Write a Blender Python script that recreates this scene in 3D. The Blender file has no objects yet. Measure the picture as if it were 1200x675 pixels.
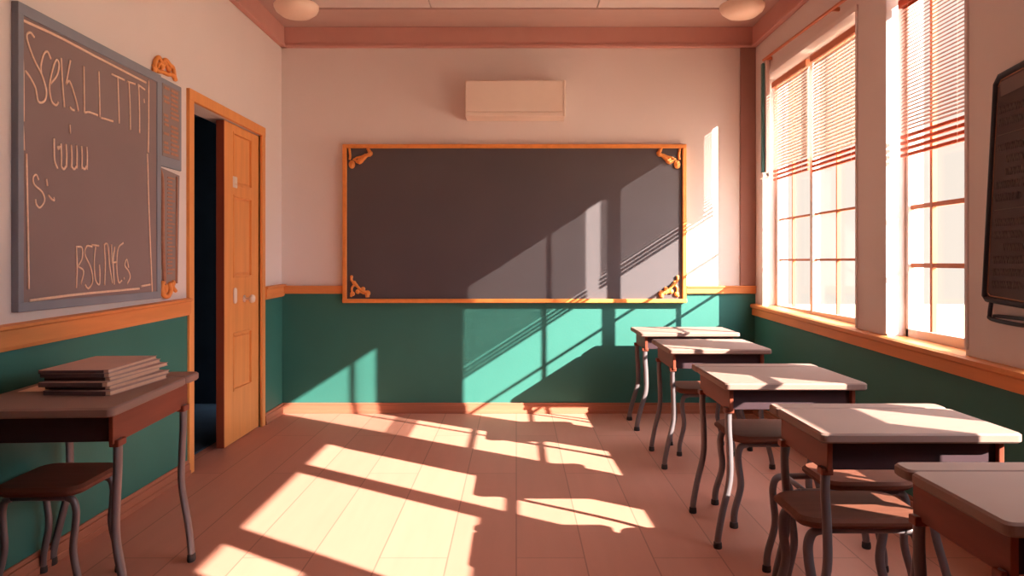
import bpy, bmesh, math, random
from mathutils import Vector, Matrix
random.seed(7)
sc = bpy.context.scene
COL = sc.collection
# ------------------------------------------------------------------ camera
F = 880.0; EYE = 1.3
cam_d = bpy.data.cameras.new('camera'); cam = bpy.data.objects.new('camera', cam_d); COL.objects.link(cam)
cam.location = (0, 0, EYE); cam.rotation_euler = (math.pi/2, 0, 0)
cam_d.sensor_width = 36; cam_d.lens = 36*F/1200
cam_d.shift_x = -5/1200; cam_d.shift_y = -31.5/1200
cam_d.clip_start = 0.02
sc.camera = cam
sc.view_settings.view_transform = 'Standard'; sc.view_settings.look = 'None'
sc.view_settings.gamma = 1.0; sc.view_settings.use_curve_mapping = False
sc.view_settings.exposure = 0.14
sc.cycles.use_denoising = True
sc.cycles.max_bounces = 14; sc.cycles.diffuse_bounces = 10
sc.cycles.transparent_max_bounces = 16
sc.cycles.sample_clamp_indirect = 8

# ------------------------------------------------------------------ room constants (metres)
XL, XR, YB, YR, ZC = -2.008, 2.045, 6.427, -2.2, 3.294
CROWN = 3.133
def left(px, py, X=XL):       # a point of the left wall seen at that place
    Y = abs(X)*F/(605-px); return Vector((X, Y, EYE+(306-py)*Y/F))
def right(px, py, X=XR):
    Y = X*F/(px-605); return Vector((X, Y, EYE+(306-py)*Y/F))
def back(px, py, Y=YB):
    return Vector(((px-605)*Y/F, Y, EYE+(306-py)*Y/F))

# ------------------------------------------------------------------ materials
def lin(c):
    return tuple(((v/255)/12.92 if v/255 <= .04045 else ((v/255+.055)/1.055)**2.4) for v in c)
def mat(name, rgb, rough=.65, metal=0, var=.06, scale=6, spec=.4, bump=0, bscale=60, coords='Object', trans=0):
    m = bpy.data.materials.new(name); m.use_nodes = True
    nt = m.node_tree; N = nt.nodes; L = nt.links
    b = N['Principled BSDF']
    b.inputs['Roughness'].default_value = rough; b.inputs['Metallic'].default_value = metal
    b.inputs['Specular IOR Level'].default_value = spec
    tc = N.new('ShaderNodeTexCoord'); nz = N.new('ShaderNodeTexNoise')
    nz.inputs['Scale'].default_value = scale; nz.inputs['Detail'].default_value = 4
    L.new(tc.outputs[coords], nz.inputs['Vector'])
    cr = N.new('ShaderNodeValToRGB')
    c = lin(rgb)
    cr.color_ramp.elements[0].position = .3; cr.color_ramp.elements[1].position = .7
    cr.color_ramp.elements[0].color = (*[x*(1-var) for x in c], 1)
    cr.color_ramp.elements[1].color = (*[min(1, x*(1+var)) for x in c], 1)
    L.new(nz.outputs['Fac'], cr.inputs['Fac']); L.new(cr.outputs['Color'], b.inputs['Base Color'])
    if bump:
        n2 = N.new('ShaderNodeTexNoise'); n2.inputs['Scale'].default_value = bscale
        L.new(tc.outputs[coords], n2.inputs['Vector'])
        bp = N.new('ShaderNodeBump'); bp.inputs['Strength'].default_value = bump; bp.inputs['Distance'].default_value = .01
        L.new(n2.outputs['Fac'], bp.inputs['Height']); L.new(bp.outputs['Normal'], b.inputs['Normal'])
    if trans:
        t = N.new('ShaderNodeBsdfTranslucent'); L.new(cr.outputs['Color'], t.inputs['Color'])
        mx = N.new('ShaderNodeMixShader'); mx.inputs[0].default_value = trans
        L.new(b.outputs[0], mx.inputs[1]); L.new(t.outputs[0], mx.inputs[2])
        L.new(mx.outputs[0], N['Material Output'].inputs['Surface'])
    return m
def wood(name, rgb, dark=.8, stretch=(1, 12, 12), rough=.5, scale=3, spec=.3):
    m = bpy.data.materials.new(name); m.use_nodes = True
    nt = m.node_tree; N = nt.nodes; L = nt.links; b = N['Principled BSDF']
    b.inputs['Roughness'].default_value = rough; b.inputs['Specular IOR Level'].default_value = spec
    tc = N.new('ShaderNodeTexCoord'); mp = N.new('ShaderNodeMapping'); mp.inputs['Scale'].default_value = stretch
    nz = N.new('ShaderNodeTexNoise'); nz.inputs['Scale'].default_value = scale; nz.inputs['Detail'].default_value = 5
    L.new(tc.outputs['Object'], mp.inputs['Vector']); L.new(mp.outputs[0], nz.inputs['Vector'])
    cr = N.new('ShaderNodeValToRGB'); c = lin(rgb)
    cr.color_ramp.elements[0].position = .35; cr.color_ramp.elements[1].position = .65
    cr.color_ramp.elements[0].color = (*[x*dark for x in c], 1); cr.color_ramp.elements[1].color = (*c, 1)
    L.new(nz.outputs['Fac'], cr.inputs['Fac']); L.new(cr.outputs['Color'], b.inputs['Base Color'])
    return m
def floor_mat():
    m = bpy.data.materials.new('plank_floor'); m.use_nodes = True
    nt = m.node_tree; N = nt.nodes; L = nt.links; b = N['Principled BSDF']
    b.inputs['Roughness'].default_value = .55; b.inputs['Specular IOR Level'].default_value = .35
    tc = N.new('ShaderNodeTexCoord'); mp = N.new('ShaderNodeMapping')
    mp.inputs['Rotation'].default_value = (0, 0, math.pi/2)
    L.new(tc.outputs['Object'], mp.inputs['Vector'])
    br = N.new('ShaderNodeTexBrick'); L.new(mp.outputs[0], br.inputs['Vector'])
    br.offset = .43; br.inputs['Scale'].default_value = 1
    br.inputs['Brick Width'].default_value = 2.3; br.inputs['Row Height'].default_value = .3
    br.inputs['Mortar Size'].default_value = .0035; br.inputs['Mortar Smooth'].default_value = .3
    c = lin(FLOOR)
    br.inputs['Color1'].default_value = (*[x*.96 for x in c], 1); br.inputs['Color2'].default_value = (*[x*1.04 for x in c], 1)
    br.inputs['Mortar'].default_value = (*[x*.62 for x in c], 1)
    nz = N.new('ShaderNodeTexNoise'); nz.inputs['Scale'].default_value = 2.5; nz.inputs['Detail'].default_value = 6
    mp2 = N.new('ShaderNodeMapping'); mp2.inputs['Scale'].default_value = (6, .6, 1)
    L.new(tc.outputs['Object'], mp2.inputs['Vector']); L.new(mp2.outputs[0], nz.inputs['Vector'])
    mr = N.new('ShaderNodeMapRange'); mr.inputs['To Min'].default_value = .93; mr.inputs['To Max'].default_value = 1.07
    L.new(nz.outputs['Fac'], mr.inputs['Value'])
    mx = N.new('ShaderNodeVectorMath'); mx.operation = 'SCALE'
    L.new(br.outputs['Color'], mx.inputs[0]); L.new(mr.outputs[0], mx.inputs['Scale'])
    L.new(mx.outputs[0], b.inputs['Base Color'])
    return m
FLOOR = (196, 134, 116)
ZEN, GLOW = 7.0, 6.0
M = dict(
 cream=mat('cream_wall_paint', (222, 213, 210), .8, var=.02, scale=1.5, bump=.05),
 green=mat('green_wall_paint', (50, 112, 104), .6, var=.05, scale=2.5, bump=.05),
 floor=floor_mat(),
 crown=mat('terracotta_moulding_paint', (202, 152, 142), .7, var=.03),
 corner_shade=mat('corner_shade_tone', (158, 118, 108), .75, var=.03),  # darker tone standing in for the shadow in the back right corner
 ceil=mat('ceiling_border_paint', (190, 162, 154), .85, var=.02),
 tile=mat('ceiling_panel_paint', (214, 202, 198), .85, var=.02),
 rail=wood('orange_varnished_wood', (224, 146, 86), .88, (1, .6, 8)),
 base=wood('baseboard_brown_wood', (176, 112, 88), .9, (.6, .6, 8)),
 door=wood('door_orange_wood', (232, 158, 92), .9, (6, 6, .5)),
 door_edge=wood('door_edge_red_wood', (150, 74, 52), .9, (6, 6, .5)),
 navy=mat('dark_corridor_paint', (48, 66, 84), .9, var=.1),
 slate=mat('blackboard_slate', (90, 84, 88), .85, var=.05, scale=1.2, spec=.12),
 gold=mat('gilded_frame', (226, 146, 76), .45, var=.08, scale=20),
 bluegrey=mat('blue_grey_frame_paint', (132, 138, 150), .7, var=.05),
 taupe=mat('taupe_chalkboard', (138, 120, 120), .75, var=.05, scale=2),
 chalk=mat('chalk', (236, 206, 184), .95, var=.08, scale=60),
 ochre=mat('orange_print', (176, 126, 102), .8, var=.1, scale=30),
 poster=mat('grey_poster_paper', (142, 128, 126), .8, var=.05),
 white=mat('white_lacquer', (232, 216, 202), .45, var=.02),
 frame=mat('window_frame_white', (226, 208, 200), .5, var=.02),
 muntin=mat('terracotta_muntin_paint', (196, 116, 78), .6, var=.04),
 slat=mat('ivory_blind_slat', (226, 206, 194), .6, var=.02, trans=.22),
 slat_b=mat('rosewood_blind_slat', (176, 126, 108), .6, var=.04, trans=.15),
 red=mat('red_orange_blind_slat', (206, 96, 56), .55, var=.04, trans=.15),
 teal=mat('teal_enamel', (70, 120, 118), .5, var=.05),
 top=mat('desk_top_laminate', (146, 120, 112), .65, var=.03, scale=4, spec=.15),
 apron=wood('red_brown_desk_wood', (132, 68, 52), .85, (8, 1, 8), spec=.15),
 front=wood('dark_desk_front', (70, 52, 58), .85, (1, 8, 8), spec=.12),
 metal=mat('warm_grey_tube_metal', (118, 108, 112), .42, .35, var=.05, scale=12),
 seat=wood('brown_seat_wood', (116, 70, 56), .85, (1, 8, 8), rough=.65, spec=.12),
 rubber=mat('dark_rubber', (60, 52, 52), .8),
 paper=mat('note_paper', (226, 190, 166), .8, var=.05, scale=30),
 cover=mat('notebook_cover', (192, 160, 150), .6, var=.04),
 dcover=mat('notebook_spine_cover', (92, 74, 76), .6, var=.05),
 brass=mat('brass', (214, 140, 74), .35, .6),
 dark=mat('dark_board_rim', (48, 50, 60), .6, var=.05),
 dslate=mat('dark_small_board', (84, 72, 72), .7, var=.06),
 dchalk=mat('faded_chalk', (122, 108, 106), .95),
 lamp=mat('opal_lamp_glass', (238, 212, 192), .35, var=.02),
 soil=mat('pale_paving_outside', (214, 190, 164), .9, var=.05, scale=1),
)
g = bpy.data.materials.new('window_glass'); g.use_nodes = True
_n = g.node_tree.nodes; _l = g.node_tree.links; _n.remove(_n['Principled BSDF'])
_t = _n.new('ShaderNodeBsdfTransparent'); _gl = _n.new('ShaderNodeBsdfGlossy'); _gl.inputs['Roughness'].default_value = .03
_t.inputs['Color'].default_value = (.99, .985, .975, 1)
_mx = _n.new('ShaderNodeMixShader'); _mx.inputs[0].default_value = .03; _l.new(_t.outputs[0], _mx.inputs[1]); _l.new(_gl.outputs[0], _mx.inputs[2])
_l.new(_mx.outputs[0], _n['Material Output'].inputs['Surface'])
M['glass'] = g

# ------------------------------------------------------------------ mesh helpers
def smooth(pts, n=6):
    P = [Vector(p) for p in pts]
    if len(P) < 3: return P
    out = []
    for i in range(len(P)-1):
        p0 = P[i-1] if i else P[0]*2-P[1]; p1 = P[i]; p2 = P[i+1]
        p3 = P[i+2] if i+2 < len(P) else P[-1]*2-P[-2]
        for k in range(n):
            t = k/n
            out.append(.5*((2*p1)+(p2-p0)*t+(2*p0-5*p1+4*p2-p3)*t*t+(3*p1-p0-3*p2+p3)*t**3))
    out.append(P[-1]); return out
class MB:
    def __init__(s): s.bm = bmesh.new(); s.mats = []
    def mi(s, m):
        if m is None: return 0
        if m not in s.mats: s.mats.append(m)
        return s.mats.index(m)
    def box(s, a, b, bev=0, m=None, rot=None, seg=2):
        a = Vector(a); b = Vector(b); i = s.mi(m)
        c = (a+b)/2; d = b-a
        r = bmesh.ops.create_cube(s.bm, size=1)
        vs = r['verts']
        for v in vs: v.co = Vector((v.co.x*d.x, v.co.y*d.y, v.co.z*d.z))
        if bev:
            es = list({e for v in vs for e in v.link_edges})
            r2 = bmesh.ops.bevel(s.bm, geom=es, offset=bev, segments=seg, affect='EDGES', profile=.5)
            vs = list({v for v in r2['verts']} | {v for v in vs if v.is_valid})
        for v in vs:
            co = v.co
            if rot is not None: co = rot @ co
            v.co = co + c
        for f in {f for v in vs for f in v.link_faces}: f.material_index = i
        return s
    def poly(s, pts, vec, m=None):            # a polygon given as 3-D points, extruded by vec
        i = s.mi(m); vec = Vector(vec)
        A = [s.bm.verts.new(Vector(p)) for p in pts]; B = [s.bm.verts.new(Vector(p)+vec) for p in pts]
        fs = [s.bm.faces.new(A), s.bm.faces.new(B[::-1])]
        n = len(A)
        for k in range(n): fs.append(s.bm.faces.new((A[k], B[k], B[(k+1) % n], A[(k+1) % n])))
        for f in fs: f.material_index = i
        return s
    def tube(s, pts, r, seg=10, m=None, sm=True, n=6, flat=None):
        P = smooth(pts, n) if sm else [Vector(p) for p in pts]
        i = s.mi(m); rings = []
        up = None
        for k, p in enumerate(P):
            t = (P[min(k+1, len(P)-1)]-P[max(k-1, 0)])
            if t.length < 1e-9: t = Vector((0, 0, 1))
            t.normalize()
            if up is None:
                up = Vector((1, 0, 0)) if abs(t.x) < .9 else Vector((0, 1, 0))
            u = (up - t*up.dot(t)).normalized(); w = t.cross(u); up = u
            rr = r[min(k*len(r)//len(P), len(r)-1)] if isinstance(r, (list, tuple)) else r
            ring = []
            for j in range(seg):
                a = 2*math.pi*j/seg; o = u*math.cos(a)*rr+w*math.sin(a)*rr
                if flat is not None: o -= flat*o.dot(flat)*.6
                ring.append(s.bm.verts.new(p+o))
            rings.append(ring)
        for a, b in zip(rings, rings[1:]):
            for j in range(seg):
                f = s.bm.faces.new((a[j], a[(j+1) % seg], b[(j+1) % seg], b[j])); f.material_index = i; f.smooth = seg > 5
        for rg in (rings[0][::-1], rings[-1]):
            f = s.bm.faces.new(rg); f.material_index = i
        return s
    def lathe(s, prof, c, axis='Z', seg=32, m=None):
        i = s.mi(m); rings = []; c = Vector(c)
        for (r, z) in prof:
            ring = []
            for j in range(seg):
                a = 2*math.pi*j/seg; x, y = max(r, 1e-4)*math.cos(a), max(r, 1e-4)*math.sin(a)
                v = {'Z': Vector((x, y, z)), 'Y': Vector((x, z, y)), 'X': Vector((z, x, y))}[axis]
                ring.append(s.bm.verts.new(c+v))
            rings.append(ring)
        for a, b in zip(rings, rings[1:]):
            for j in range(seg):
                f = s.bm.faces.new((a[j], a[(j+1) % seg], b[(j+1) % seg], b[j])); f.material_index = i; f.smooth = True
        for rg in (rings[0][::-1], rings[-1]):
            f = s.bm.faces.new(rg); f.material_index = i
        return s
    def blob(s, c, rx, ry, rz, m=None):
        i = s.mi(m)
        r = bmesh.ops.create_uvsphere(s.bm, u_segments=14, v_segments=9, radius=1)
        for v in r['verts']: v.co = Vector((v.co.x*rx, v.co.y*ry, v.co.z*rz))+Vector(c)
        for f in {f for v in r['verts'] for f in v.link_faces}: f.material_index = i; f.smooth = True
        return s
    def slab(s, cx, cy, w, d, z0, z1, rad, bev=.004, m=None, seg=6):   # rounded rectangle plate
        i = s.mi(m); pts = []
        for (sx, sy, a0) in ((1, 1, 0), (-1, 1, 90), (-1, -1, 180), (1, -1, 270)):
            for k in range(seg+1):
                a = math.radians(a0+90*k/seg)
                pts.append((cx+sx*(w/2-rad)+rad*math.cos(a), cy+sy*(d/2-rad)+rad*math.sin(a)))
        loops = [(-bev, z0), (0, z0+bev), (0, z1-bev), (-bev, z1)]
        rings = []
        for off, z in loops:
            rings.append([s.bm.verts.new((cx+(x-cx)*(1+2*off/w), cy+(y-cy)*(1+2*off/d), z)) for x, y in pts])
        n = len(pts)
        for a, b in zip(rings, rings[1:]):
            for j in range(n):
                f = s.bm.faces.new((a[j], a[(j+1) % n], b[(j+1) % n], b[j])); f.material_index = i
        for rg in (rings[0][::-1], rings[-1]): f = s.bm.faces.new(rg); f.material_index = i
        return s
    def build(s, name, m=None, parent=None, origin=None):
        bmesh.ops.recalc_face_normals(s.bm, faces=s.bm.faces)
        me = bpy.data.meshes.new(name)
        if origin is not None: bmesh.ops.translate(s.bm, vec=-Vector(origin), verts=s.bm.verts)
        s.bm.to_mesh(me); s.bm.free()
        for x in (s.mats if s.mats else [m]): me.materials.append(x)
        o = bpy.data.objects.new(name, me); COL.objects.link(o)
        if origin is not None: o.location = origin
        if parent is not None: o.parent = parent
        return o
def tag(o, label=None, cat=None, group=None, kind=None):
    if label: o['label'] = label
    if cat: o['category'] = cat
    if group: o['group'] = group
    if kind: o['kind'] = kind
    return o
def empty(name, loc=(0, 0, 0), rz=0):
    o = bpy.data.objects.new(name, None); COL.objects.link(o); o.location = loc; o.rotation_euler.z = rz
    o.empty_display_size = .1
    return o
def struct(o, label=None): o['kind'] = 'structure'; (label and tag(o, label)); return o
def copy_tree(o, parent=None):
    c = o.copy(); COL.objects.link(c)
    if parent is not None: c.parent = parent
    for ch in list(o.children): copy_tree(ch, c)
    return c

# ------------------------------------------------------------------ room shell
T = .2   # right wall thickness
b = MB(); b.box((XL-2.2, YR-.15, -.12), (XR+T, YB+.15, 0)); struct(b.build('floor', M['floor']))
# ceiling: border band and a slightly raised panelled field
b = MB()
bx0, bx1, by1, by0 = -1.575, 1.625, 5.95, YR+.45
b.box((XL-.15, YR-.15, ZC), (bx0, YB+.15, ZC+.1), m=M['ceil']); b.box((bx1, YR-.15, ZC), (XR+T, YB+.15, ZC+.1), m=M['ceil'])
b.box((bx0, by1, ZC), (bx1, YB+.15, ZC+.1), m=M['ceil']); b.box((bx0, YR-.15, ZC), (bx1, by0, ZC+.1), m=M['ceil'])
xs = [bx0, -.675, .64, bx1]
y = by1
while y > by0:
    y2 = max(by0, y-1.2)
    for x0, x1 in zip(xs, xs[1:]): b.box((x0+.004, y2+.004, ZC+.012), (x1-.004, y-.004, ZC+.06), m=M['tile'])
    y = y2
b.box((bx0, by0, ZC+.06), (bx1, by1, ZC+.1), m=M['ceil'])
struct(b.build('ceiling'))
# back and rear walls
b = MB(); b.box((XL-.15, YB, 0), (XR+T, YB+.15, ZC)); struct(b.build('wall_back', M['cream']))
b = MB(); b.box((XL-.15, YR-.15, 0), (XR+T, YR, ZC)); struct(b.build('wall_rear', M['base']))
# left wall with the door opening
DY0, DY1, DZ = 4.64, 5.885, 2.285
b = MB(); b.box((XL-.15, YR, 0), (XL, DY0, ZC)); b.box((XL-.15, DY1, 0), (XL, YB, ZC)); b.box((XL-.15, DY0, DZ), (XL, DY1, ZC))
struct(b.build('wall_left', M['cream']))
# dim corridor behind the door
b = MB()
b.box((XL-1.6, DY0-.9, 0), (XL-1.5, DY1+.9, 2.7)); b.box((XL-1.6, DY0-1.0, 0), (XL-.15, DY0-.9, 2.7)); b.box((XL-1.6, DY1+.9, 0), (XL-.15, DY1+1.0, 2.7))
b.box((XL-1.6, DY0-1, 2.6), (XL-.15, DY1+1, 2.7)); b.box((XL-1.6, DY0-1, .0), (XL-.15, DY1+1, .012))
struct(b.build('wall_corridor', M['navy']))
# green dado panels
def rz(Y): return 1.04+.015*(Y-2.92)        # centre height of the slightly sloping left rail
b = MB()
for y0, y1 in ((YR, DY0-.07), (DY1+.07, YB)):
    b.poly([(XL, y0, 0), (XL, y1, 0), (XL, y1, rz(y1)-.02), (XL, y0, rz(y0)-.02)], (.006, 0, 0))
struct(b.build('trim_1', M['green']))
b = MB(); b.box((XL, YB-.006, 0), (XR, YB, 1.05)); struct(b.build('trim_2', M['green']))
b = MB(); b.poly([(XR, YR, 0), (XR, YB, 0), (XR, YB, .86), (XR, YR, .72)], (-.006, 0, 0)); struct(b.build('trim_3', M['green']))
# dado rails
def lrail(y0, y1, name):
    b = MB()
    def Z(Y, o): return rz(Y)+o
    prof = [(0, -.092), (.022, -.092), (.03, -.075), (.03, -.012), (.042, -.004), (.042, .008), (0, .012)]
    A = [(XL+x, y0, rz(y0)+z+.0) for x, z in prof]; B = [(XL+x, y1, rz(y1)+z) for x, z in prof]
    va = [b.bm.verts.new(p) for p in A]; vb = [b.bm.verts.new(p) for p in B]
    b.bm.faces.new(va); b.bm.faces.new(vb[::-1])
    for k in range(len(va)): b.bm.faces.new((va[k], vb[k], vb[(k+1) % len(va)], va[(k+1) % len(va)]))
    struct(b.build(name, M['rail']))
lrail(YR, DY0-.07, 'trim_4'); lrail(DY1+.07, YB-.004, 'trim_5')
b = MB()
for q0, q1 in ((XL, -1.477), (1.448, XR)): b.box((q0, YB-.03, 1.022), (q1, YB, 1.078), .006); b.box((q0, YB-.038, 1.074), (q1, YB, 1.09), .004)
struct(b.build('trim_6', M['rail']))
# sloping sill rail along the right wall
def sz(Y): return .885+.0215*(Y-4.0)
b = MB()
for (y0, y1) in ((YR, YB-.002),):
    prof = [(.145, .0), (-.03, 0), (-.045, -.008), (-.045, -.03), (-.03, -.04), (-.03, -.095), (0.0, -.105), (.01, -.06), (.145, -.06)]
    va = [b.bm.verts.new((XR+x, y0, sz(y0)+z)) for x, z in prof]; vb = [b.bm.verts.new((XR+x, y1, sz(y1)+z)) for x, z in prof]
    b.bm.faces.new(va); b.bm.faces.new(vb[::-1])
    for k in range(len(va)): b.bm.faces.new((va[k], vb[k], vb[(k+1) % len(va)], va[(k+1) % len(va)]))
struct(b.build('trim_7', M['rail']))
# baseboards
def basebd(name, a, c, n):
    b = MB(); a = Vector(a); c = Vector(c); n = Vector(n)
    for (t, z0, z1) in ((.018, 0, .07), (.024, 0, .03), (.012, .07, .09)):
        lo = Vector((min(a.x, c.x, a.x+n.x*t, c.x+n.x*t), min(a.y, c.y, a.y+n.y*t, c.y+n.y*t), z0))
        hi = Vector((max(a.x, c.x, a.x+n.x*t, c.x+n.x*t), max(a.y, c.y, a.y+n.y*t, c.y+n.y*t), z1))
        b.box(lo, hi, .003)
    struct(b.build(name, M['base']))
basebd('baseboard_back', (XL, YB-.006, 0), (XR, YB-.006, 0), (0, -1, 0))
basebd('baseboard_left', (XL+.006, YR, 0), (XL+.006, DY0-.07, 0), (1, 0, 0))
basebd('baseboard_left_corner', (XL+.006, DY1+.07, 0), (XL+.006, YB, 0), (1, 0, 0))
basebd('baseboard_right', (XR-.006, YR, 0), (XR-.006, YB, 0), (-1, 0, 0))
# crown mouldings
def crown(name, lo, hi, n):
    b = MB(); b.box(lo, hi, .004)
    n = Vector(n); lo = Vector(lo); hi = Vector(hi)
    b.box(Vector((lo.x, lo.y, lo.z-.012))+n*.0, Vector((hi.x, hi.y, lo.z+.012))+n*.012, .004) if n.x+n.y > 0 else b.box(Vector((lo.x, lo.y, lo.z-.012))+n*.012, Vector((hi.x, hi.y, lo.z+.012)), .004)
    struct(b.build(name, M['crown']))
crown('trim_8', (XL, YB-.035, CROWN), (XR, YB, ZC), (0, -1, 0))
crown('trim_9', (XL, YR, CROWN), (XL+.035, YB, ZC), (1, 0, 0))
crown('trim_10', (XR-.035, YR, CROWN), (XR, YB, ZC), (-1, 0, 0))
b = MB(); b.box((1.915, YB-.02, 1.09), (XR, YB, CROWN), .004); struct(b.build('trim_11', M['corner_shade']))  # thin board in a darker colour, paints the soft corner shadow

# right wall: solid pieces around the openings.  Each opening: (y0, y1, z0, z1)
A_ = (4.516, 6.206); B_ = (3.415, 4.137); TOP = 2.80
W3 = (2.284, 2.95); W4 = (1.14, 2.234); W5 = (.62, 1.064); W6 = (-1.95, -.45); HID = 2.29
openings = [(*A_, .80, TOP), (*B_, .80, TOP), (*W3, .80, HID), (*W4, .80, HID), (*W5, 1.88, HID)]
b = MB(); y = YR-.15
for (y0, y1, z0, z1) in sorted(openings):
    b.box((XR, y, 0), (XR+T, y0, ZC)); b.box((XR, y0, 0), (XR+T, y1, z0)); b.box((XR, y0, z1), (XR+T, y1, ZC)); y = y1
b.box((XR, y, 0), (XR+T, YB+.15, ZC))
struct(b.build('wall_right', M['cream']))

def window(n, y0, y1, zb, zt, vbars, hbars, posts=(), fw=.05, d=.125, panel=None, band=None, mt=.022, bottom=.06):  # panel, band: added opaque boards that block the sun
    r = empty('window_%d' % n, (XR+d, (y0+y1)/2, zb)); struct(r)
    O = r.location
    X0, X1 = XR+d-.025, XR+d+.025
    b = MB()
    b.box((X0, y0, zb), (X1, y0+fw, zt), .003); b.box((X0, y1-fw, zb), (X1, y1, zt), .003)
    b.box((X0, y0, zt-fw), (X1, y1, zt), .003); b.box((X0, y0, zb), (X1, y1, zb+bottom), .003)
    for p in posts: b.box((X0-.005, p-.024, zb), (X1, p+.024, zt), .003)
    b.build('window_frame', M['frame'], r, O).location = (0, 0, 0)
    b = MB()
    for v in vbars: b.box((XR+d-.012, v-mt/2, zb+bottom), (XR+d+.012, v+mt/2, zt-fw))
    for h in hbars: b.box((XR+d-.010, y0+fw, h-mt/2), (XR+d+.010, y1-fw, h+mt/2))
    if vbars or hbars: b.build('muntin', M['muntin'], r, O).location = (0, 0, 0)
    b = MB(); b.box((XR+d+.014, y0+fw-.01, zb+bottom-.01), (XR+d+.018, y1-fw+.01, zt-fw+.01))
    b.build('window_pane', M['glass'], r, O).location = (0, 0, 0)
    if panel:
        b = MB(); b.box((XR+d-.02, panel[0], zb), (XR+d+.02, panel[1], panel[2]), .003); b.build('sun_block_panel', M['frame'], r, O).location = (0, 0, 0)  # added board, blocks the low sun from the near desks
    if band:
        b = MB(); b.box((XR+d-.02, band[0], band[2]), (XR+d+.02, band[1], band[3]), .003); b.build('sun_block_band', M['frame'], r, O).location = (0, 0, 0)  # added opaque strip, keeps sun off part of a desk top
    return r
window(1, *A_, .865, TOP, [5.87, 5.06], [1.31, 1.64], posts=[5.45], fw=.045, bottom=.075, mt=.016)
window(2, *B_, .84, TOP, [3.906], [1.277, 1.594], fw=.03, bottom=.09, mt=.024)
window(3, *W3, .81, HID, [], [1.405], fw=.03, mt=.036, bottom=.05)
window(4, *W4, .79, HID, [], [1.405], fw=.03, mt=.036, bottom=.05, panel=(1.14, 1.86, 1.36), band=(1.14, 2.234, 1.355, 1.50))  # out of view; panel and band added only to shade the near desks
window(5, *W5, 1.88, HID, [], [], fw=.03, mt=.036, bottom=.05)
# thin casing beads on the wall round the two visible windows
for n, (y0, y1) in ((12, A_), (13, B_)):
    b = MB()
    b.box((XR-.012, y0-.03, TOP), (XR+.002, y1+.03, TOP+.035), .003); b.box((XR-.008, y1, .9), (XR+.002, y1+.022, TOP), .002); b.box((XR-.008, y0-.022, .9), (XR+.002, y0, TOP), .002)
    struct(b.build('trim_%d' % n, M['cream']))

# ------------------------------------------------------------------ blinds
def blind(y0, y1, zb, zt, slope, width, nred, mslat, label, pitch=.02, bars=()):
    X = 2.105
    r = empty('window_blind', (X, (y0+y1)/2, zb)); tag(r, label, 'blind', None)
    O = r.location
    b = MB(); b.box((X-.022, y0, zt-.045), (X+.022, y1, zt), .004); b.build('headrail', M['red'] if nred == 4 else M['muntin'], r, O).location = (0, 0, 0)
    ang = math.atan(slope)   # outward edge up, so the slats lie along the falling light
    rot = Matrix.Rotation(-ang, 4, 'Y')
    def sl(bb, z, w=width): bb.box((X-w/2, y0+.004, z-.0006), (X+w/2, y1-.004, z+.0006), rot=rot)
    b = MB(); z = zb+nred*.034+.008
    while z < zt-.05: sl(b, z); z += pitch
    b.build('slat_stack', mslat, r, O).location = (0, 0, 0)
    for k in range(nred):
        b = MB(); zz = zb+.008+k*.034
        b.box((X-.009, y0, zz-.009), (X+.009, y1, zz+.009), .003)
        o = b.build('bottom_slat', M['red'], r, O); o.location = (0, 0, 0)
    for yy in (y0+.09, y1-.09):
        b = MB(); b.tube([(X-.014, yy, zb), (X-.014, yy, zt-.04)], .0012, 5, sm=False); b.build('lift_cord', M['white'], r, O).location = (0, 0, 0)
    return r
blind(5.41, 6.13, 1.955, 2.755, 2.2, .0285, 3, M['slat'], 'ivory slatted window blind nearest the far corner, three orange slats at its foot', .024)
blind(4.60, 5.33, 1.930, 2.755, 2.2, .0285, 3, M['slat'], 'ivory slatted blind on the near half of the double window, with orange foot slats', .024)
blind(3.47, 4.10, 1.865, 2.72, .95, .023, 4, M['slat_b'], 'pinkish slatted blind with four red bottom slats on the narrow window')
# curtain rod with the hanging teal strip
r = empty('curtain_rod', (1.99, 6.05, 2.91)); tag(r, 'thin orange curtain rod running high along the window wall', 'curtain rod')
O = r.location
b = MB(); b.tube([(1.995, 6.06, 2.922), (1.995, 3.3, 2.86)], .011, 10, sm=False); b.build('rod', M['muntin'], r, O).location = (0, 0, 0)
for yy, zz in ((6.0, 2.92), (4.75, 2.893), (3.4, 2.862)):
    b = MB(); b.box((1.995, yy-.01, zz-.012), (XR, yy+.01, zz+.012), .003); b.build('bracket', M['muntin'], r, O).location = (0, 0, 0)
r = empty('blind_pull_pole', (1.99, 6.12, 1.97)); tag(r, 'slim teal pole hanging at the corner end of the curtain rod', 'pole')
O = r.location
b = MB(); b.box((1.985, 6.06, 2.01), (2.005, 6.10, 2.90), .006); b.build('pole', M['teal'], r, O).location = (0, 0, 0)
b = MB(); b.box((2.008, 6.04, 1.98), (2.04, 6.125, 2.92), .004); b.build('backing_strip', M['frame'], r, O).location = (0, 0, 0)
b = MB(); b.box((1.978, 6.04, 1.965), (2.04, 6.125, 2.015), .008); b.build('end_cap', M['frame'], r, O).location = (0, 0, 0)

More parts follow.
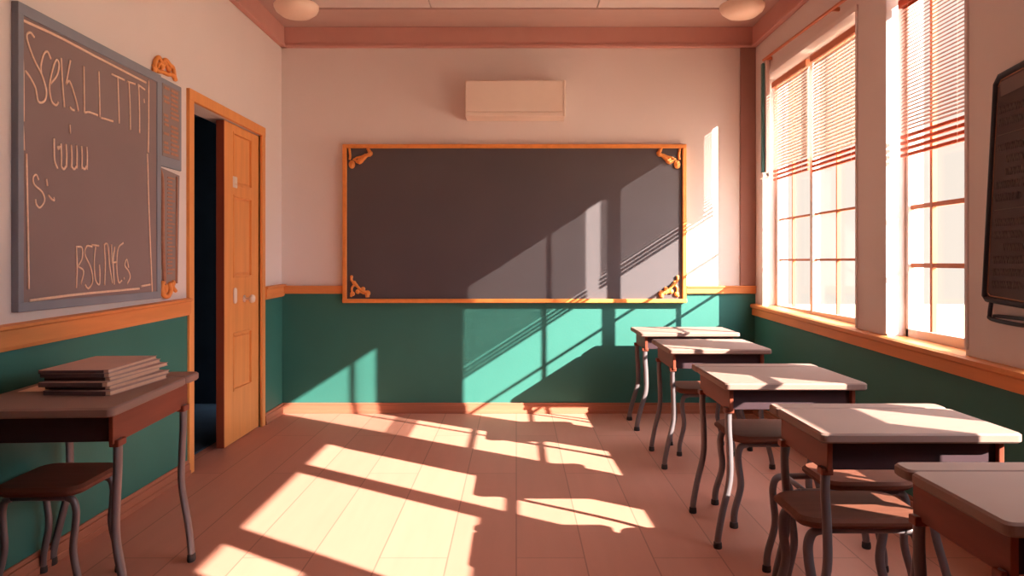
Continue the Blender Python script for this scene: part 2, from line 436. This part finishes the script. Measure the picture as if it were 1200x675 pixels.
# ------------------------------------------------------------------ door on the left wall
r = empty('door_1', (XL, DY1, 0)); struct(r); O = r.location
def part(b, name, m, r, O): o = b.build(name, m, r, O); o.location = (0, 0, 0); return o
b = MB()
b.box((XL-.15, DY0-.07, 0), (XL+.02, DY0, DZ+.07), .004); b.box((XL-.15, DY1, 0), (XL+.02, DY1+.07, DZ+.07), .004)
b.box((XL-.15, DY0-.07, DZ), (XL+.022, DY1+.07, DZ+.07), .004)
part(b, 'door_frame', M['door'], r, O)
dy0, dy1 = 5.18, 5.88; xf = XL-.008; th = .055; z0, z1 = .008, 2.275
pans = [(.03+.0, 0)]
def dz(py, Y=5.5): return EYE+(306-py)*Y/F
panels = [(dz(455), dz(388)), (dz(325), dz(230)), (dz(219), dz(158))]
pu0, pu1 = dy0+.17, dy1-.16
b = MB()
b.box((xf-th+.01, dy0+.012, z0), (xf-.012, dy1-.002, z1), m=M['door'])
b.box((xf-th, dy0, z0), (xf-.0005, dy0+.012, z1), .002, m=M['door_edge'])
b.box((xf-.013, dy0+.008, z0), (xf, pu0, z1), .002, m=M['door']); b.box((xf-.013, pu1, z0), (xf, dy1-.002, z1), .002, m=M['door'])
zs = [z0]+[v for p in panels for v in p]+[z1]
for k in range(0, len(zs), 2): b.box((xf-.013, pu0-.001, zs[k]), (xf, pu1+.001, zs[k+1]), .002, m=M['door'])
door = part(b, 'door_leaf', None, r, O)
for (pz0, pz1) in panels:
    b = MB(); b.box((xf-.016, pu0+.035, pz0+.03), (xf-.004, pu1-.035, pz1-.03), .005)
    for (a, c) in (((pu0, pz0), (pu1, pz0+.014)), ((pu0, pz1-.014), (pu1, pz1)), ((pu0, pz0), (pu0+.012, pz1)), ((pu1-.012, pz0), (pu1, pz1))):
        b.box((xf-.014, a[0], a[1]), (xf+.004, c[0], c[1]), .003)
    o = b.build('door_panel', M['door'], door, O); o.location = (0, 0, 0)
kY, kZ = 5.56, dz(350, 5.56)
b = MB(); b.lathe([(0, 0), (.026, 0), (.026, .006), (.010, .010), (.010, .035), (.026, .045), (.032, .06), (.026, .076), (0, .080)], (xf, kY, kZ), 'X', 24)
o = b.build('door_knob', M['white'], door, O); o.location = (0, 0, 0)
b = MB(); b.slab(0, 0, .055, .115, 0, .012, .025, .004)
o = b.build('escutcheon', M['white'], door); o.rotation_euler = (math.pi/2, 0, math.pi/2); o.location = Vector((xf, 5.37, dz(346.5, 5.37)))-O
b = MB(); b.box((xf-.002, 5.34, dz(220, 5.38)), (xf+.004, 5.42, dz(207, 5.38)), .002, m=M['white']); o = b.build('door_label', None, door, O); o.location = (0, 0, 0)
b = MB(); jy = DY0
for p in ([(XL-.02, jy, 1.17), (XL-.02, jy+.04, 1.168), (XL-.02, jy+.055, 1.19), (XL-.02, jy+.05, 1.215)], [(XL-.02, jy+.03, 1.17), (XL-.02, jy+.045, 1.15), (XL-.02, jy+.04, 1.125)]):
    b.tube(p, .007, 8)
b.box((XL-.04, jy-.001, 1.14), (XL-.002, jy+.008, 1.20), .002)
part(b, 'latch_hook', M['brass'], r, O)

# ------------------------------------------------------------------ big blackboard on the back wall
bx0_, bx1_, bz0, bz1 = back(403, 0).x, back(803, 0).x, back(0, 354.5).z, back(0, 170).z
r = empty('blackboard', ((bx0_+bx1_)/2, YB, bz0)); tag(r, 'large dark blackboard in a gilded frame, centred on the back wall', 'blackboard'); O = r.location
b = MB(); b.box((bx0_+.01, YB-.035, bz0+.01), (bx1_-.01, YB-.006, bz1-.01)); part(b, 'slate_surface', M['slate'], r, O)
fw = .034
b = MB()
b.box((bx0_, YB-.06, bz0+fw-.004), (bx0_+fw, YB-.006, bz1-fw+.004), .006); b.box((bx1_-fw, YB-.06, bz0+fw-.004), (bx1_, YB-.006, bz1-fw+.004), .006)
b.box((bx0_, YB-.06, bz1-fw), (bx1_, YB-.006, bz1), .006); b.box((bx0_, YB-.07, bz0), (bx1_, YB-.006, bz0+fw), .006)
part(b, 'gilded_frame', M['gold'], r, O)
px_ = YB/F
def orn(kind, mx):
    b = MB(); cx = (bx0_+bx1_)/2
    def P(u, v, s, ox, oy):
        p = back(ox+u/s, oy+v/s, YB-.044); x = p.x
        return Vector((2*cx-x if mx else x, p.y, p.z))
    if kind == 't':
        q = lambda u, v: P(u, v, 13.5, 400, 165)
        b.tube([q(125, 120), q(135, 190), q(140, 240), q(130, 300)], .011, 8)
        b.blob(q(168, 375), .028, .012, .036); b.blob(q(170, 375), .015, .018, .022)
        b.tube([q(185, 290), q(240, 320), q(290, 335), q(340, 290), q(400, 235), q(460, 205), q(440, 160), q(415, 110)], [.008, .016, .02, .018, .016, .02, .016, .014], 8)
        b.tube([q(200, 300), q(250, 265), q(320, 250), q(390, 215)], .009, 8)
        b.blob(q(295, 300), .02, .016, .016)
    else:
        q = lambda u, v: P(u, v, 15, 400, 315)
        b.tube([q(180, 130), q(180, 200), q(235, 255), q(310, 340), q(380, 395), q(450, 430), q(460, 500)], [.012, .011, .014, .012, .014, .016, .018], 8)
        b.tube([q(225, 290), q(185, 340), q(190, 430), q(165, 490)], .010, 8)
        b.tube([q(280, 400), q(340, 410), q(400, 440)], .009, 8)
        for (u, v, rr) in ((180, 140, .014), (225, 245, .018), (195, 440, .021), (290, 400, .02), (382, 355, .02), (460, 430, .026)): b.blob(q(u, v), rr, .013, rr)
    part(b, 'corner_ornament', M['gold'], r, O)
for k in 'tb':
    for mx in (0, 1): orn(k, mx)

# ------------------------------------------------------------------ wall box above it
r = empty('air_conditioner', (-.01, YB, 2.5)); tag(r, 'white rectangular wall unit mounted above the blackboard', 'air conditioner'); O = r.location
Yf = 6.2; ax0, ax1 = (545-605)*Yf/F, (663-605)*Yf/F; az0, az1 = EYE+(306-136)*Yf/F, EYE+(306-94)*Yf/F
b = MB(); b.box((ax0, Yf, az0+.035), (ax1-.02, YB, az1), .008); part(b, 'housing', M['white'], r, O)
b = MB(); b.box((ax0, Yf-.003, az0), (ax1-.02, YB, az0+.034), .006)
b.box((ax0+.04, Yf+.03, az0-.003), (ax1-.06, Yf+.10, az0+.004), .002); part(b, 'louvre_strip', M['white'], r, O)
b = MB(); b.box((ax1-.022, Yf-.005, az0-.002), (ax1, YB, az1+.002), .006); part(b, 'end_cap', M['white'], r, O)

# ------------------------------------------------------------------ ceiling lamps
def lamp(x, label):
    Y = 5.2; zb = 2.984
    r = empty('ceiling_lamp', (x, Y, zb)); tag(r, label, 'ceiling lamp', 'ceiling lamps'); O = r.location
    b = MB(); b.lathe([(0, 0), (.05, .002), (.10, .012), (.138, .04), (.152, .068), (.153, .084), (.146, .092), (.10, .098), (.05, .106), (0, .106)], (x, Y, zb), 'Z', 40); part(b, 'glass_bowl', M['lamp'], r, O)
    b = MB(); b.lathe([(.055, .104), (.058, .13), (.075, .20), (.09, .285), (.1, ZC-zb)], (x, Y, zb), 'Z', 32); part(b, 'neck', M['lamp'], r, O)
lamp((347.5-605)*5.2/F, 'cream glass bowl lamp hanging from the ceiling near the left wall')
lamp((869.5-605)*5.2/F, 'cream glass bowl lamp hanging from the ceiling near the window wall')

# ------------------------------------------------------------------ left chalkboard
XB = XL+.03
r = empty('chalkboard', (XL, 3.6, 1.09)); tag(r, 'tall taupe chalkboard with chalk lettering in a blue-grey frame, on the left wall', 'chalkboard'); O = r.location
y0, y1, z0, z1 = 2.984, 4.185, 1.095, 2.335
b = MB(); b.box((XL, y0+.02, z0+.02), (XL+.024, y1-.02, z1-.02)); part(b, 'board_surface', M['taupe'], r, O)
b = MB()
b.box((XL, y0, z0+.036), (XB, y0+.034, z1-.046), .003); b.box((XL, y1-.045, z0+.036), (XB, y1, z1-.046), .003)
b.box((XL, y0, z1-.048), (XB, y1, z1), .003); b.box((XL, y0, z0), (XB, y1, z0+.038), .003)
part(b, 'board_frame', M['bluegrey'], r, O)
IA = lambda u, v: left(10+u/3.972, 10+v/3.972, XL+.026)
IB = lambda u, v: left(10+u/3.553, 180+v/3.553, XL+.026)
NX = Vector((1, 0, 0))
def strokes(b, fn, lst, r=.0055):
    for s in lst: b.tube([fn(u, v) for u, v in s], r, 6, n=4, flat=NX)
b = MB()
SA = [[(120, 135), (102, 112), (85, 122), (92, 165), (120, 240), (155, 310), (175, 380), (170, 425), (150, 438), (135, 425), (125, 370), (100, 320), (78, 290)],
 [(152, 300), (150, 265), (162, 215), (180, 200), (197, 235)],
 [(195, 350), (225, 310), (235, 260), (220, 240), (200, 300), (190, 370), (200, 430), (220, 450), (232, 435)],
 [(245, 230), (250, 340), (260, 460)], [(288, 240), (276, 300), (268, 350)], [(268, 352), (285, 340), (312, 420), (325, 478)], [(285, 458), (295, 470), (306, 474)],
 [(350, 268), (352, 400), (353, 485)], [(353, 485), (375, 482), (415, 497)], [(420, 292), (423, 400), (425, 505)], [(430, 508), (487, 525)],
 [(480, 305), (540, 333)], [(508, 320), (512, 430), (515, 535)], [(553, 340), (590, 352)], [(560, 345), (565, 450), (567, 565)],
 [(603, 355), (635, 378)], [(606, 358), (609, 470), (610, 580)], [(630, 420), (632, 440)], [(285, 540), (287, 582)],
 [(212, 605), (212, 660), (215, 710), (228, 745)], [(228, 640), (232, 655), (238, 640)]]
for k in range(6):
    u = 243+k*24; SA.append([(u, 628+3*k), (u+3, 680), (u+2, 735+k*3)])
for k in (0, 2, 4): SA.append([(245+k*24, 735), (257+k*24, 748), (267+k*24, 735)])
strokes(b, IA, SA[:18]); part(b, 'chalk_word', M['chalk'], r, O)
b = MB(); strokes(b, IA, SA[18:]); part(b, 'chalk_word', M['chalk'], r, O); b = MB()
SB = [[(125, 110), (115, 88), (102, 100), (108, 130), (140, 160), (150, 195), (130, 225), (115, 210), (112, 190)], [(158, 105), (162, 135)], [(165, 172), (180, 190), (190, 195), (188, 182)],
 [(282, 385), (285, 470), (282, 560)], [(282, 388), (305, 392), (306, 435), (288, 470)], [(288, 470), (312, 490), (300, 545)],
 [(348, 388), (325, 385), (318, 420), (342, 475), (350, 530), (332, 562), (318, 545)], [(345, 380), (376, 384)], [(362, 388), (356, 450), (362, 525), (378, 545), (380, 500), (378, 462)],
 [(400, 548), (402, 460), (398, 376)], [(398, 378), (412, 380), (420, 460), (432, 540)], [(430, 450), (428, 378)], [(440, 545), (435, 450), (442, 388)], [(430, 455), (448, 452)],
 [(478, 372), (456, 395), (450, 470), (458, 535), (472, 528)], [(480, 515), (482, 524)], [(500, 475), (492, 440), (484, 465), (500, 490), (506, 515), (494, 542)]]
strokes(b, IB, SB[:3], .0048); part(b, 'chalk_word', M['chalk'], r, O)
b = MB(); strokes(b, IB, SB[3:], .0048); part(b, 'chalk_word', M['chalk'], r, O)
b = MB()
strokes(b, IA, [[(50, 47), (230, 130), (400, 220), (640, 345)], [(58, 85), (68, 300), (70, 525)], [(66, 545), (72, 660)], [(652, 335), (652, 500), (650, 670)]], .0062)
strokes(b, IB, [[(74, 0), (80, 300), (84, 565)], [(88, 612), (300, 585), (545, 562)], [(552, 552), (590, 545)], [(578, 0), (585, 250), (598, 575)]], .0062)
part(b, 'chalk_border', M['chalk'], r, O)

# ------------------------------------------------------------------ wall chart and ruler strip beside it
def YZ(px, py): p = left(px, py); return p.y, p.z
r = empty('wall_chart', (XL, 4.33, 1.83)); tag(r, 'small blue-grey wall chart with orange print between chalkboard and door', 'wall chart'); O = r.location
cy0, cy1, cz0, cz1 = 4.205, 4.475, 1.835, 2.335
b = MB(); b.box((XL, cy0, cz0), (XL+.014, cy1, cz1), .004); part(b, 'chart_frame', M['bluegrey'], r, O)
b = MB(); b.box((XL+.013, cy0+.022, cz0+.06), (XL+.017, cy1-.03, cz1-.03), .001); part(b, 'chart_sheet', M['poster'], r, O)
b = MB()
for col in ((cy0+.035, cy0+.105), (cy0+.12, cy1-.045)):
    for k in range(15):
        z = cz1-.05-k*.026
        if random.random() < .12: continue
        e = col[1]-random.random()*.02
        b.box((XL+.0165, col[0]+random.random()*.008, z-.008), (XL+.0185, e, z+.006))
part(b, 'printed_rows', M['ochre'], r, O)
b = MB(); b.box((XL, 4.13+.062, z1-.46+.46), (XL+.004, 4.2, z1)) if False else b.tube([(XL+.008, cy0-.008, cz1), (XL+.008, cy0-.008, cz0)], .006, 6, sm=False); part(b, 'edge_bead', M['white'], r, O)
r = empty('chart_ornament', (XL, 4.33, 2.36)); tag(r, 'little orange scrollwork ornament above the wall chart', 'ornament'); O = r.location
b = MB()
def LP(px, py): return left(px, py, XL+.012)
b.tube([LP(180, 76), LP(184, 83), LP(190, 84), LP(196, 87), LP(202, 88), LP(206, 94)], .012, 8)
b.tube([LP(181, 80), LP(182, 72), LP(186, 67), LP(190, 74), LP(194, 70), LP(199, 76), LP(203, 80), LP(205, 92)], .012, 8)
b.tube([LP(184, 83), LP(187, 74), LP(191, 80), LP(194, 74), LP(198, 84)], .009, 8)
for p, s in ((LP(181, 82), .02), (LP(190, 78), .02), (LP(198, 81), .02), (LP(205, 92), .018)): b.blob(p, .012, s, s)
o = b.build('scrollwork', M['gold'], r, O); o.location = (0, 0, 0)
r = empty('hanging_strip', (XL, 4.33, 1.09)); tag(r, 'narrow printed strip hanging below the wall chart beside the door', 'wall hanging'); O = r.location
q = [YZ(186, 196), YZ(208.5, 206), YZ(206.5, 332), YZ(191, 334)]
b = MB(); b.poly([(XL, y, z) for y, z in q], (.01, 0, 0)); part(b, 'backing', M['poster'], r, O)
b = MB(); b.tube([LP(187, 197), LP(190.5, 215), LP(191, 280), LP(193, 334)], .010, 8); b.tube([LP(207, 207), LP(206.5, 332)], .006, 8)
part(b, 'orange_edging', M['ochre'], r, O)
b = MB()
for k in range(26):
    z = 1.78-k*.022; b.box((XL+.0095, 4.30, z-.005), (XL+.012, 4.36+.03*(k % 3 == 0), z+.004))
part(b, 'printed_marks', M['ochre'], r, O)
b = MB(); b.tube([LP(191, 330), LP(189.5, 338), LP(192, 346), LP(197, 347), LP(200, 340), LP(198, 331)], .014, 8); b.blob(LP(194, 338), .012, .025, .03)
b.tube([LP(201, 330), LP(203, 337), LP(206, 341)], .011, 8); b.blob(LP(203, 332), .012, .02, .02)
part(b, 'bottom_scroll', M['gold'], r, O)

# ------------------------------------------------------------------ small dark board on the right wall
r = empty('small_blackboard', (XR, 3.1, 1.13)); tag(r, 'narrow dark blackboard with rounded rim on the wall right of the windows', 'blackboard'); O = r.location
XF = XR-.022
pts = [(3.243, 1.15), (3.165, 2.045), (3.14, 2.072), (2.985, 2.088), (2.965, 2.07), (2.962, 1.14), (2.98, 1.122), (3.225, 1.136)]
b = MB(); b.poly([(XR, y, z) for y, z in pts], (-.02, 0, 0)); part(b, 'board_surface', M['dslate'], r, O)
ctr = Vector((0, 3.09, 1.6))
def ring(b, s, rr, X):
    P = [Vector((X, ctr.y+(y-ctr.y)*(1-s/.14), ctr.z+(z-ctr.z)*(1-s/.47))) for y, z in pts]; P.append(P[0]); P.append(P[1]); b.tube(P, rr, 8, sm=False)
b = MB(); ring(b, 0, .0125, XF); part(b, 'rim', M['dark'], r, O)
b = MB(); ring(b, .016, .0028, XF+.0015); part(b, 'inner_line', M['ochre'], r, O)
for k in range(15):
    b = MB(); z = 1.93-k*.052; y = 3.15+(1.93-z)*.06
    if k in (2, 8): b.tube([(XF, y, z), (XF, 2.985, z+.004)], .0025, 5, sm=False)
    else:
        if k in (4, 5, 11): y -= .06
        P = []
        while y > 3.0:
            w = .012+random.random()*.012
            P += [(XF, y, z+.015), (XF, y-w*.3, z-.015), (XF, y-w*.6, z+.012), (XF, y-w, z-.014)]; y -= w+.009
        b.tube(P, .0018, 5, n=2)
    part(b, 'chalk_line', M['dchalk'], r, O)
b = MB(); b.poly([(XF-.001, 3.135, 2.045), (XF-.001, 2.99, 2.06), (XF-.001, 2.985, 2.0), (XF-.001, 3.13, 1.985)], (-.002, 0, 0)); part(b, 'pale_header', M['dchalk'], r, O)
b = MB(); b.tube([(XR-.02, 3.2, 1.13), (XR-.03, 3.195, 1.075), (XR-.035, 3.17, 1.055), (XR-.035, 2.98, 1.045), (XR-.03, 2.965, 1.06), (XR-.02, 2.965, 1.13)], .009, 8)
b.box((XR-.03, 2.97, 1.062), (XR-.001, 3.18, 1.075), .003)
part(b, 'chalk_tray', M['dark'], r, O)

# ------------------------------------------------------------------ desks
def make_desk(name='school_desk'):
    W, D, H = .64, .58, .755
    r = empty(name)
    b = MB(); b.slab(0, -.055, W, D-.11, H-.032, H, .022, .006); b.build('desk_top', M['top'], r)
    b = MB(); b.slab(0, D/2-.052, W, .104, H-.032, H, .022, .006); b.build('hinge_strip', M['top'], r)
    aw, ad = W/2-.035, D/2-.05; a0, a1 = H-.135, H-.0325
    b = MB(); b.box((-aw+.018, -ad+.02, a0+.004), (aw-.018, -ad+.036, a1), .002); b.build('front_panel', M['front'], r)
    b = MB(); b.box((-aw+.018, ad-.018, a0+.004), (aw-.018, ad-.004, a1), .002); b.build('rear_panel', M['apron'], r)
    b = MB(); b.box((-aw+.018, -ad+.036, a0+.004), (aw-.018, ad-.018, a0+.014)); b.build('tray_bottom', M['apron'], r)
    for s in (-1, 1):
        b = MB(); x = s*aw
        b.box((min(x, x-s*.018), -ad, a0), (max(x, x-s*.018), ad, a1), .003); b.build('side_panel', M['apron'], r)
        for t in (-1, 1):
            lx, ly = s*(aw-.004), t*(ad-.03)
            b = MB()
            b.tube([(lx, ly, a0+.012), (lx, ly, a0-.08), (lx-s*.006, ly, .43), (lx-s*.004, ly-.004, .30), (lx+s*.030, ly-.012, .16), (lx+s*.052, ly-.022, .06), (lx+s*.056, ly-.024, .012)], .0155, 12)
            L = b.build('leg', M['metal'], r)
            b = MB(); b.lathe([(.018, 0), (.0195, .006), (.018, .026), (.0155, .03)], (lx+s*.056, ly-.024, 0), 'Z', 14); b.build('rubber_foot', M['rubber'], L)
            b = MB(); b.box((lx-.02, ly-.022, a0-.012), (lx+.02, ly+.022, a0+.012), .004); b.build('leg_bracket', M['apron'], r)
    return r
proto = make_desk()
def put(o, x, y, sx=1, sy=1, sz_=1, rz_=0, label=None, group=None, cat=None):
    o.location = (x, y, 0); o.scale = (sx, sy, sz_); o.rotation_euler.z = rz_; tag(o, label, cat, group); return o
D0 = .58
spec = [ # left x, front y, back y, width, label
 (.945, 5.71, 6.23, .76, 'wooden school desk with pale top, farthest back, standing against the end wall'),
 (.945, 4.64, 5.26, .64, 'sunlit school desk with pale top, second from the back wall on the window side'),
 (.93, 3.34, 4.00, .64, 'pale-topped school desk in the middle of the window-side row'),
 (.965, 2.37, 2.88, .64, 'school desk with dark front panel, second nearest on the window side'),
 (1.02, 1.56, 2.04, .64, 'nearest right-hand school desk, in shade, cut off by the picture edge')]
for k, (x, yf, yb, w, lab) in enumerate(spec):
    o = proto if k == 0 else copy_tree(proto)
    put(o, x+w/2, (yf+yb)/2, w/.64, (yb-yf)/D0, 1, 0, lab, 'school desks on the window side', 'desk')
o = copy_tree(proto); o['group'] = ''; del o['group']
put(o, -1.680, 2.965, .55/.64, .86/D0, .80/.755, math.radians(4), 'school desk carrying the notebooks, standing by the left wall', None, 'desk')

# ------------------------------------------------------------------ stools
def make_stool(frame_extra=0, w=.38, d=.38):
    r = empty('school_stool'); H = .45
    b = MB(); b.slab(0, 0, w, d, H-.034, H, .07, .012, seg=8)
    b.build('seat', M['seat'], r)
    zt = H-.048; hx, hy = w/2-.035, d/2-.05
    xl = -hx-frame_extra
    b = MB()
    for t in (-1, 1): b.tube([(xl+.03, t*hy, zt), (hx-.03, t*hy, zt)], .0125, 10, sm=False)
    b.tube([(0, -hy, zt), (0, hy, zt)], .011, 10, sm=False); b.tube([(xl+.05, -hy, zt-.0), (xl+.05, hy, zt)], .011, 10, sm=False)
    b.build('seat_frame', M['metal'], r)
    for s in (-1, 1):
        for t in (-1, 1):
            ex = hx if s > 0 else -xl
            b = MB()
            b.tube([(s*(ex-.035), t*hy, zt), (s*(ex-.008), t*hy, zt-.012), (s*(ex+.004), t*hy, zt-.05), (s*(ex+.002), t*hy, .30), (s*(ex-.006), t*(hy+.004), .20), (s*(ex+.022), t*(hy+.01), .08), (s*(ex+.026), t*(hy+.012), .012)], .015, 12)
            L = b.build('leg', M['metal'], r)
            b = MB(); b.lathe([(.0175, 0), (.019, .006), (.0175, .024), (.015, .028)], (s*(ex+.026), t*(hy+.012), 0), 'Z', 14); b.build('rubber_foot', M['rubber'], L)
    return r
st = make_stool()
put(st, 1.27, 5.16, 1, .95, 1, 0, 'small brown stool under the second desk from the back wall', 'brown school stools', 'stool')
o = copy_tree(st); put(o, 1.265, 3.84, 1.12, 1.15, 1, 0, 'brown wooden stool tucked behind the middle window-side desk', 'brown school stools', 'stool')
o = copy_tree(st); put(o, 1.16, 2.63, 1.16, .85, 1, 0, 'brown stool with rounded seat under the second nearest right-hand desk', 'brown school stools', 'stool')
o = copy_tree(st); put(o, -1.815, 2.99, .86, 1.0, 1, math.radians(2), 'brown stool under the left-hand desk that carries notebooks', 'brown school stools', 'stool')
o = make_stool(.15, .36, .32); put(o, 1.37, 2.99+.04, 1, .95, 1, 0, 'stool with a wide bent-tube frame behind the second nearest right-hand desk', 'brown school stools', 'stool')

# ------------------------------------------------------------------ notebooks on the left desk
def make_book(th):
    r = empty('notebook'); w, d = .255, .42
    b = MB(); b.box((-w/2+.004, -d/2+.003, .0022), (w/2-.003, d/2-.004, th-.0022), .001, m=M['paper'])
    for k in range(2): b.box((w/2-.006, -d/2+.006, .004+k*.006), (w/2-.001, d/2-.006, .006+k*.006), m=M['paper'])
    b.build('pages', None, r)
    b = MB(); b.box((-w/2, -d/2, 0), (w/2, d/2, .0022), .0008, m=M['cover']); b.box((-w/2, -d/2, th-.0022), (w/2, d/2, th), .0008, m=M['cover'])
    b.box((-w/2-.001, -d/2, 0), (-w/2+.003, d/2, th), .001, m=M['dcover']); b.box((-w/2, -d/2-.001, .0), (w/2-.02, -d/2+.003, th-.002), .001, m=M['dcover'])
    b.build('cover', None, r)
    return r
labs = ['bottom notebook of the stack on the left desk, spread furthest right', 'second notebook from the bottom of the stack on the left desk',
 'third notebook from the bottom of the stack, its pages fanned to the right', 'third notebook from the top of the stack on the left desk',
 'second notebook from the top of the stack, just under the top cover', 'topmost notebook of the stack, its flat pinkish cover fully visible']
ths = [.017, .015, .018, .014, .016, .013]; offs = [(.03, .0, -5), (.022, .03, -7), (.012, -.01, -2.5), (.02, .025, -6), (.008, .005, -2), (0, 0, 0)]
z = .8005
for k in range(6):
    o = make_book(ths[k]); dx, dy, da = offs[k]
    o.location = (-1.655+dx, 3.0+dy, z); o.rotation_euler.z = math.radians(3+da); tag(o, labs[k], 'notebook', 'notebooks stacked on the left desk'); z += ths[k]+.0004
o = empty('loose_sheet', (-1.87, 2.93, .8005))
o.rotation_euler.z = math.radians(6)
tag(o, 'small loose sheet lying left of the notebook stack', 'paper')
b = MB(); b.box((-.04, -.06, 0), (.05, .08, .0012)); b.build('sheet', M['paper'], o)

# ------------------------------------------------------------------ outside ground
b = MB(); b.box((XR+T, -30, -1.2), (60, 40, -1.0)); g_ = b.build('paved_yard', M['soil']); struct(g_)

# ------------------------------------------------------------------ light
sd = bpy.data.lights.new('sun', 'SUN'); sd.energy = 29; sd.angle = math.radians(.45); sd.color = (1, .91, .78)
so = bpy.data.objects.new('sun', sd); COL.objects.link(so)
so.rotation_euler = Vector((-1, .704, -.64)).to_track_quat('-Z', 'Y').to_euler(); so.location = (10, -5, 8)
w = bpy.data.worlds.new('sky'); sc.world = w; w.use_nodes = True
N = w.node_tree.nodes; L = w.node_tree.links; bg = N['Background']
tc = N.new('ShaderNodeTexCoord'); sp = N.new('ShaderNodeSeparateXYZ'); L.new(tc.outputs['Generated'], sp.inputs[0])
cr = N.new('ShaderNodeValToRGB'); L.new(sp.outputs['Z'], cr.inputs['Fac'])
e = cr.color_ramp.elements
e[0].position = 0.0; e[0].color = (.94, .83, .73, 1); e[1].position = .8; e[1].color = (.90, .96, 1.06, 1)
x = e.new(.45); x.color = (.94, .84, .76, 1)
st_ = N.new('ShaderNodeMapRange'); st_.inputs['From Min'].default_value = .38; st_.inputs['From Max'].default_value = .8
st_.inputs['To Min'].default_value = 1.0; st_.inputs['To Max'].default_value = ZEN
L.new(sp.outputs['Z'], st_.inputs['Value'])
dt = N.new('ShaderNodeVectorMath'); dt.operation = 'DOT_PRODUCT'; dt.inputs[1].default_value = (.725, -.51, .464)
L.new(tc.outputs['Generated'], dt.inputs[0])
gl = N.new('ShaderNodeMapRange'); gl.interpolation_type = 'SMOOTHSTEP'
gl.inputs['From Min'].default_value = .55; gl.inputs['From Max'].default_value = 1.0
gl.inputs['To Min'].default_value = 0; gl.inputs['To Max'].default_value = GLOW
L.new(dt.outputs['Value'], gl.inputs['Value'])
v1 = N.new('ShaderNodeVectorMath'); v1.operation = 'SCALE'; L.new(cr.outputs['Color'], v1.inputs[0]); L.new(st_.outputs[0], v1.inputs['Scale'])
v2 = N.new('ShaderNodeVectorMath'); v2.operation = 'SCALE'; v2.inputs[0].default_value = (.90, .97, 1.08); L.new(gl.outputs[0], v2.inputs['Scale'])
v3 = N.new('ShaderNodeVectorMath'); v3.operation = 'ADD'; L.new(v1.outputs[0], v3.inputs[0]); L.new(v2.outputs[0], v3.inputs[1])
L.new(v3.outputs[0], bg.inputs['Color']); bg.inputs['Strength'].default_value = 1
